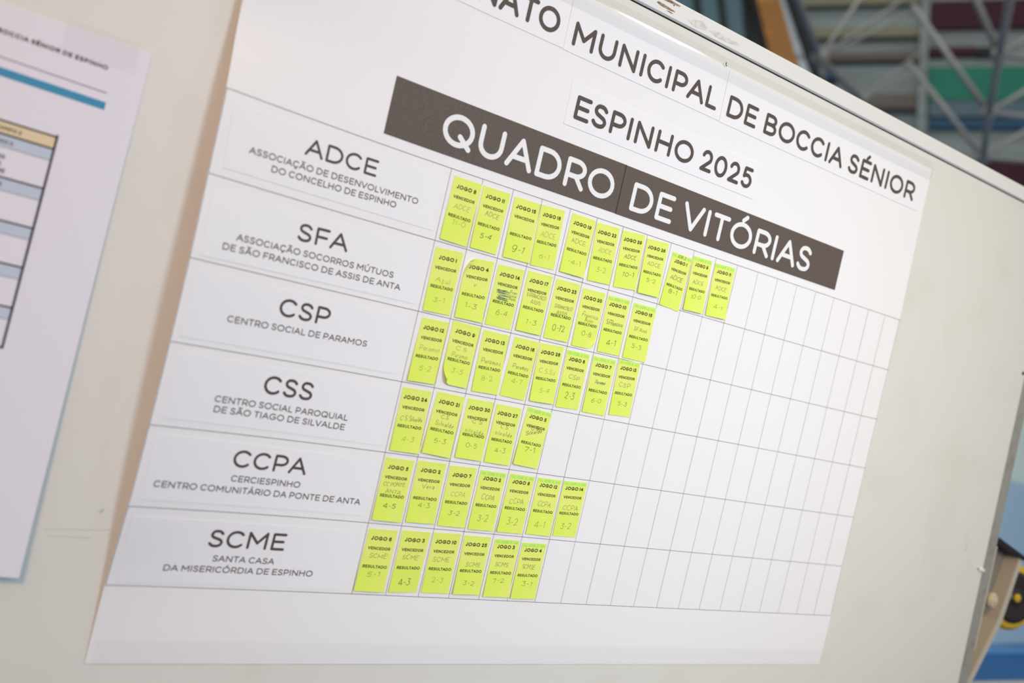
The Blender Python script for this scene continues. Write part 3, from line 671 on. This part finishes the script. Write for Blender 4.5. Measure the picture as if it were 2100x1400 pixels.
# ------------------------------------------------------------------ the sports hall behind the board
HM = dict(
 wall=mat('hall_cladding', srgb(136,143,146), .7, .2, noise=(.9, srgb(112,116,116), .4, .7, (.2, .2, 3))),
 dkband=mat('hall_brown_band', srgb(104,92,86), .8, .1), olive=mat('hall_olive_band', srgb(128,124,106), .8, .1),
 maroon=mat('maroon_panel', srgb(58,22,38), .6, .2), green=mat('green_panel', srgb(40,112,96), .6, .2), navy=mat('navy_panel', srgb(44,76,104), .6, .2),
 slate=mat('slate_panel', srgb(88,104,116), .6, .2), teal=mat('teal_glazing', srgb(76,108,122), .4, .4), dark=mat('dark_mullion', srgb(40,40,42), .7, .2),
 orange=mat('orange_paint', srgb(222,150,56), .5, .3, noise=(1.2, srgb(150,96,40), .5, .6)), pale=mat('pale_glazing', srgb(180,196,210), .3, .4),
 truss=mat('truss_paint', srgb(132,130,130), .5, .3), floor=mat('blue_court', srgb(8,82,150), .5, .2), court=mat('cream_court', srgb(206,198,180), .5, .3),
 line=mat('court_line', srgb(90,150,206), .5, .3), pad=mat('blue_grey_padding', srgb(186,212,244), .6, .2), padtop=mat('pale_padding', srgb(232,246,246), .6, .2))
AZ = math.radians(40); NW = Vector((math.cos(AZ), math.sin(AZ), 0)); TW = Vector((-NW.y, NW.x, 0))
HX = Matrix.Identity(4)
for r_ in range(3): HX[r_][0] = TW[r_]; HX[r_][1] = -NW[r_]; HX[r_][2] = (0, 0, 1)[r_]
# hall-wall frame: x along the wall (to the left), y out of the wall towards the room, z up
HX = HX @ Matrix.Translation((0, -22, 0))
def wbox(name, x0, x1, z0, z1, m, y0=0.0, y1=.12, label=None, cat=None, kind=None, group=None):
    mb = MB(); mb.box((min(x0, x1), y0, z0), (max(x0, x1), y1, z1), m)
    o = mb.build(name, xf=HX); tag(o, label, cat, group, kind); return o
mb = MB(); mb.box((-60, -60, -.3), (60, 60, -.001), HM['floor'])
o = mb.build('floor'); tag(o, kind='structure')
mb = MB(); mb.box((-12, 1, -.001), (9.6, 4.2, .004), HM['court']); mb.build('trim_1'); bpy.data.objects['trim_1']['kind'] = 'structure'
def fl_line(name, p, az, L, w):
    d = Vector((math.cos(math.radians(az)), math.sin(math.radians(az)), 0)); nn = Vector((-d.y, d.x, 0)); p = Vector(p)
    mb = MB(); mb.mesh([p-d*L-nn*w+Vector((0, 0, .002)), p+d*L-nn*w+Vector((0, 0, .002)), p+d*L+nn*w+Vector((0, 0, .002)), p-d*L+nn*w+Vector((0, 0, .002))], [(0, 1, 2, 3)], HM['line'])
    o = mb.build(name); o['kind'] = 'structure'
fl_line('trim_2', (12.7, 6.2, 0), 2, 9, .22)
mb = MB(); mb.box((-30, -.4, -.2), (30, 0, 18), HM['wall']); o = mb.build('wall_far', xf=HX); o['kind'] = 'structure'
PG = 'coloured cladding panels high on the hall wall'
wbox('cladding_panel', -3.53, -9, 13.16, 13.86, HM['maroon'], label='wide dark maroon panel at the top of the hall wall', cat='wall panel', group=PG)
wbox('cladding_panel', -3.51, -9, 11.40, 12.20, HM['green'], label='wide dark green panel below the maroon one', cat='wall panel', group=PG)
wbox('cladding_panel', -3.55, -9, 11.0, 11.38, HM['slate'], label='slate grey panel directly under the green panel', cat='wall panel', group=PG)
wbox('cladding_panel', -3.57, -9, 10.72, 10.95, HM['navy'], label='narrow navy blue panel below the slate panel', cat='wall panel', group=PG)
wbox('cladding_panel', -4.55, -9, 9.3, 9.95, HM['maroon'], label='dark maroon panel lowest on the hall wall by the rail', cat='wall panel', group=PG)
wbox('cladding_panel', -3.51, -4.5, 12.48, 12.70, HM['maroon'], label='short dark maroon strip between the maroon and green panels', cat='wall panel', group=PG)
wbox('cladding_panel', -4.52, -5.1, 12.46, 12.68, HM['dark'], label='short blackish strip right of the short maroon strip', cat='wall panel', group=PG)
for z0, z1, m, lb in ((12.36, 12.56, 'dkband', 'brown horizontal ledge left of the green panel'), (13.78, 14.1, 'olive', 'olive horizontal ledge highest on the hall wall'), (12.95, 13.2, 'olive', 'olive horizontal ledge left of the maroon panel'), (11.15, 11.5, 'dkband', 'brown horizontal ledge left of the slate panel')):
    wbox('wall_ledge', -3.27, -.5, z0, z1, HM[m], 0, .2, lb, 'ledge', group='horizontal ledges on the hall wall')
wbox('wall_pier', -3.28, -3.46, 9, 16, HM['wall'], 0, .3, 'grey upright pier left of the coloured panels', 'pier')
wbox('vent_cap', -1.25, -1.5, 11.88, 12.12, HM['navy'], 0, .25, 'small dark blue round-looking box by the board rail', 'vent')
# tall glazing to the left with dark slanting mullions
gl = empty('glazed_screen', (1.6, .1, 12), HX); tag(gl, 'teal glazed screen with dark slanting mullions beyond the top rail', 'glazing')
mb = MB(); mb.prism([(.5, 10), (6, 10), (6, 17), (1.0, 17)][::-1], .02, .1, HM['teal']); mb.build('glass', gl, HX)
for x in (.85, 1.42, 2.0):
    mb = MB(); mb.prism([(x-.55, 12), (x-.40, 12), (x+.32, 16), (x+.17, 16)][::-1], .11, .25, HM['dark']); mb.build('mullion', gl, HX)
mb = MB(); mb.prism([(-.62, 12), (-.02, 12), (1.02, 16), (.60, 16)][::-1], .3, .7, HM['orange']); o = mb.build('orange_beam', xf=HX); tag(o, 'slanting orange painted beam beyond the top rail', 'beam')
mb = MB(); mb.prism([(-.02, 12), (.14, 12), (1.14, 16), (1.0, 16)][::-1], .3, .6, HM['dark']); o = mb.build('dark_beam', xf=HX); tag(o, 'thin blackish slanting beam left of the orange beam', 'beam')
mb = MB(); mb.prism([(-1.05, 11.6), (-.80, 11.6), (.80, 16), (.52, 16)][::-1], .12, .2, HM['pale']); o = mb.build('window_1', xf=HX); o['kind'] = 'structure'
mb = MB(); mb.prism([(-1.25, 11.6), (-1.05, 11.6), (.52, 16), (.30, 16)][::-1], .12, .3, HM['dark']); o = mb.build('dark_beam', xf=HX); tag(o, 'thin blackish slanting beam right of the pale window', 'beam')
# blue-grey padding low on the right
def pad(name, z0, z1, m, label):
    a = Vector((15.2, 6.9, 0)); d = Vector((math.cos(math.radians(8)), math.sin(math.radians(8)), 0)); nn = Vector((-d.y, d.x, 0)); mb = MB()
    q = [a-d*4, a+d*9, a+d*9+nn*.2, a-d*4+nn*.2]
    v = [p+Vector((0, 0, z0)) for p in q]+[p+Vector((0, 0, z1)) for p in q]
    mb.mesh(v, [(0,3,2,1),(4,5,6,7),(0,1,5,4),(1,2,6,5),(2,3,7,6),(3,0,4,7)], m); o = mb.build(name); tag(o, label, 'wall padding')
pad('wall_padding', 0, 2.35, HM['pad'], 'blue-grey padded barrier low at the right edge behind the board')
pad('wall_padding', 2.35, 4.6, HM['padtop'], 'pale bluish upper barrier sheet above the blue-grey padding')
# white space frame hanging in front of the wall
sf = empty('space_frame', (11, 6, 6.8)); tag(sf, 'pale tubular steel space frame under the hall roof', 'roof frame')
n1, n1u, n1d = Vector((7.88,5.69,6.40)), Vector((7.15,5.44,6.71)), Vector((10.54,7.04,7.22))
n2, n3, n4 = Vector((9.70,4.63,6.77)), Vector((11.09,5.51,6.78)), Vector((12.47,6.35,6.80))
r12, r13, r14 = Vector((11.27,6.58,8.76)), Vector((13.15,7.73,8.84)), Vector((14.21,8.27,8.66))
ch = n2-n3
def strut(a, b, r):
    mb = MB(); mb.tube(a, b, r, HM['truss'], 10); mb.build('strut', sf, smooth=True)
strut(n1u+(n1u-n1)*1.2, n1, .042); strut(n1, n1d, .045)
strut(n1, r12, .02); strut(n1, r12+Vector((0, 0, .35)), .018); strut(n1, r12+Vector((-.3, .3, .95)), .026)
strut(n1d, r13, .02); strut(n1d, r13+Vector((0, 0, .4)), .018); strut(n1d, r13+Vector((.1, .2, -.5)), .026)
strut(n2+ch, n2, .045); strut(n2, n3, .045); strut(n3, n4, .045); strut(n4, n4-ch, .045)
lf = Vector((-.35, .55, 1.75))
strut(n2, n2+lf*1.15, .042); strut(n3, n3+lf*1.15+Vector((0, .25, -.35)), .042); strut(n4, n4+lf*1.2+Vector((0, .3, -.5)), .042)
rt = Vector((.9, -.35, .75))
for n_ in (n2, n3, n4):
    strut(n_, n_+rt*1.3, .032); strut(n_, n_+rt*1.3+Vector((.5, -.3, .4)), .026)
    strut(n_, n_+Vector((1.8, -.5, .3)), .035)
for n_ in (n1, n1d, n2, n3, n4):
    mb = MB(); mb.lathe(n_-Vector((0, 0, .09)), (0, 0, 1), [(0, .026), (.03, .08), (.09, .1), (.15, .08), (.18, .026)], HM['truss'], 14); mb.build('node', sf, smooth=True)
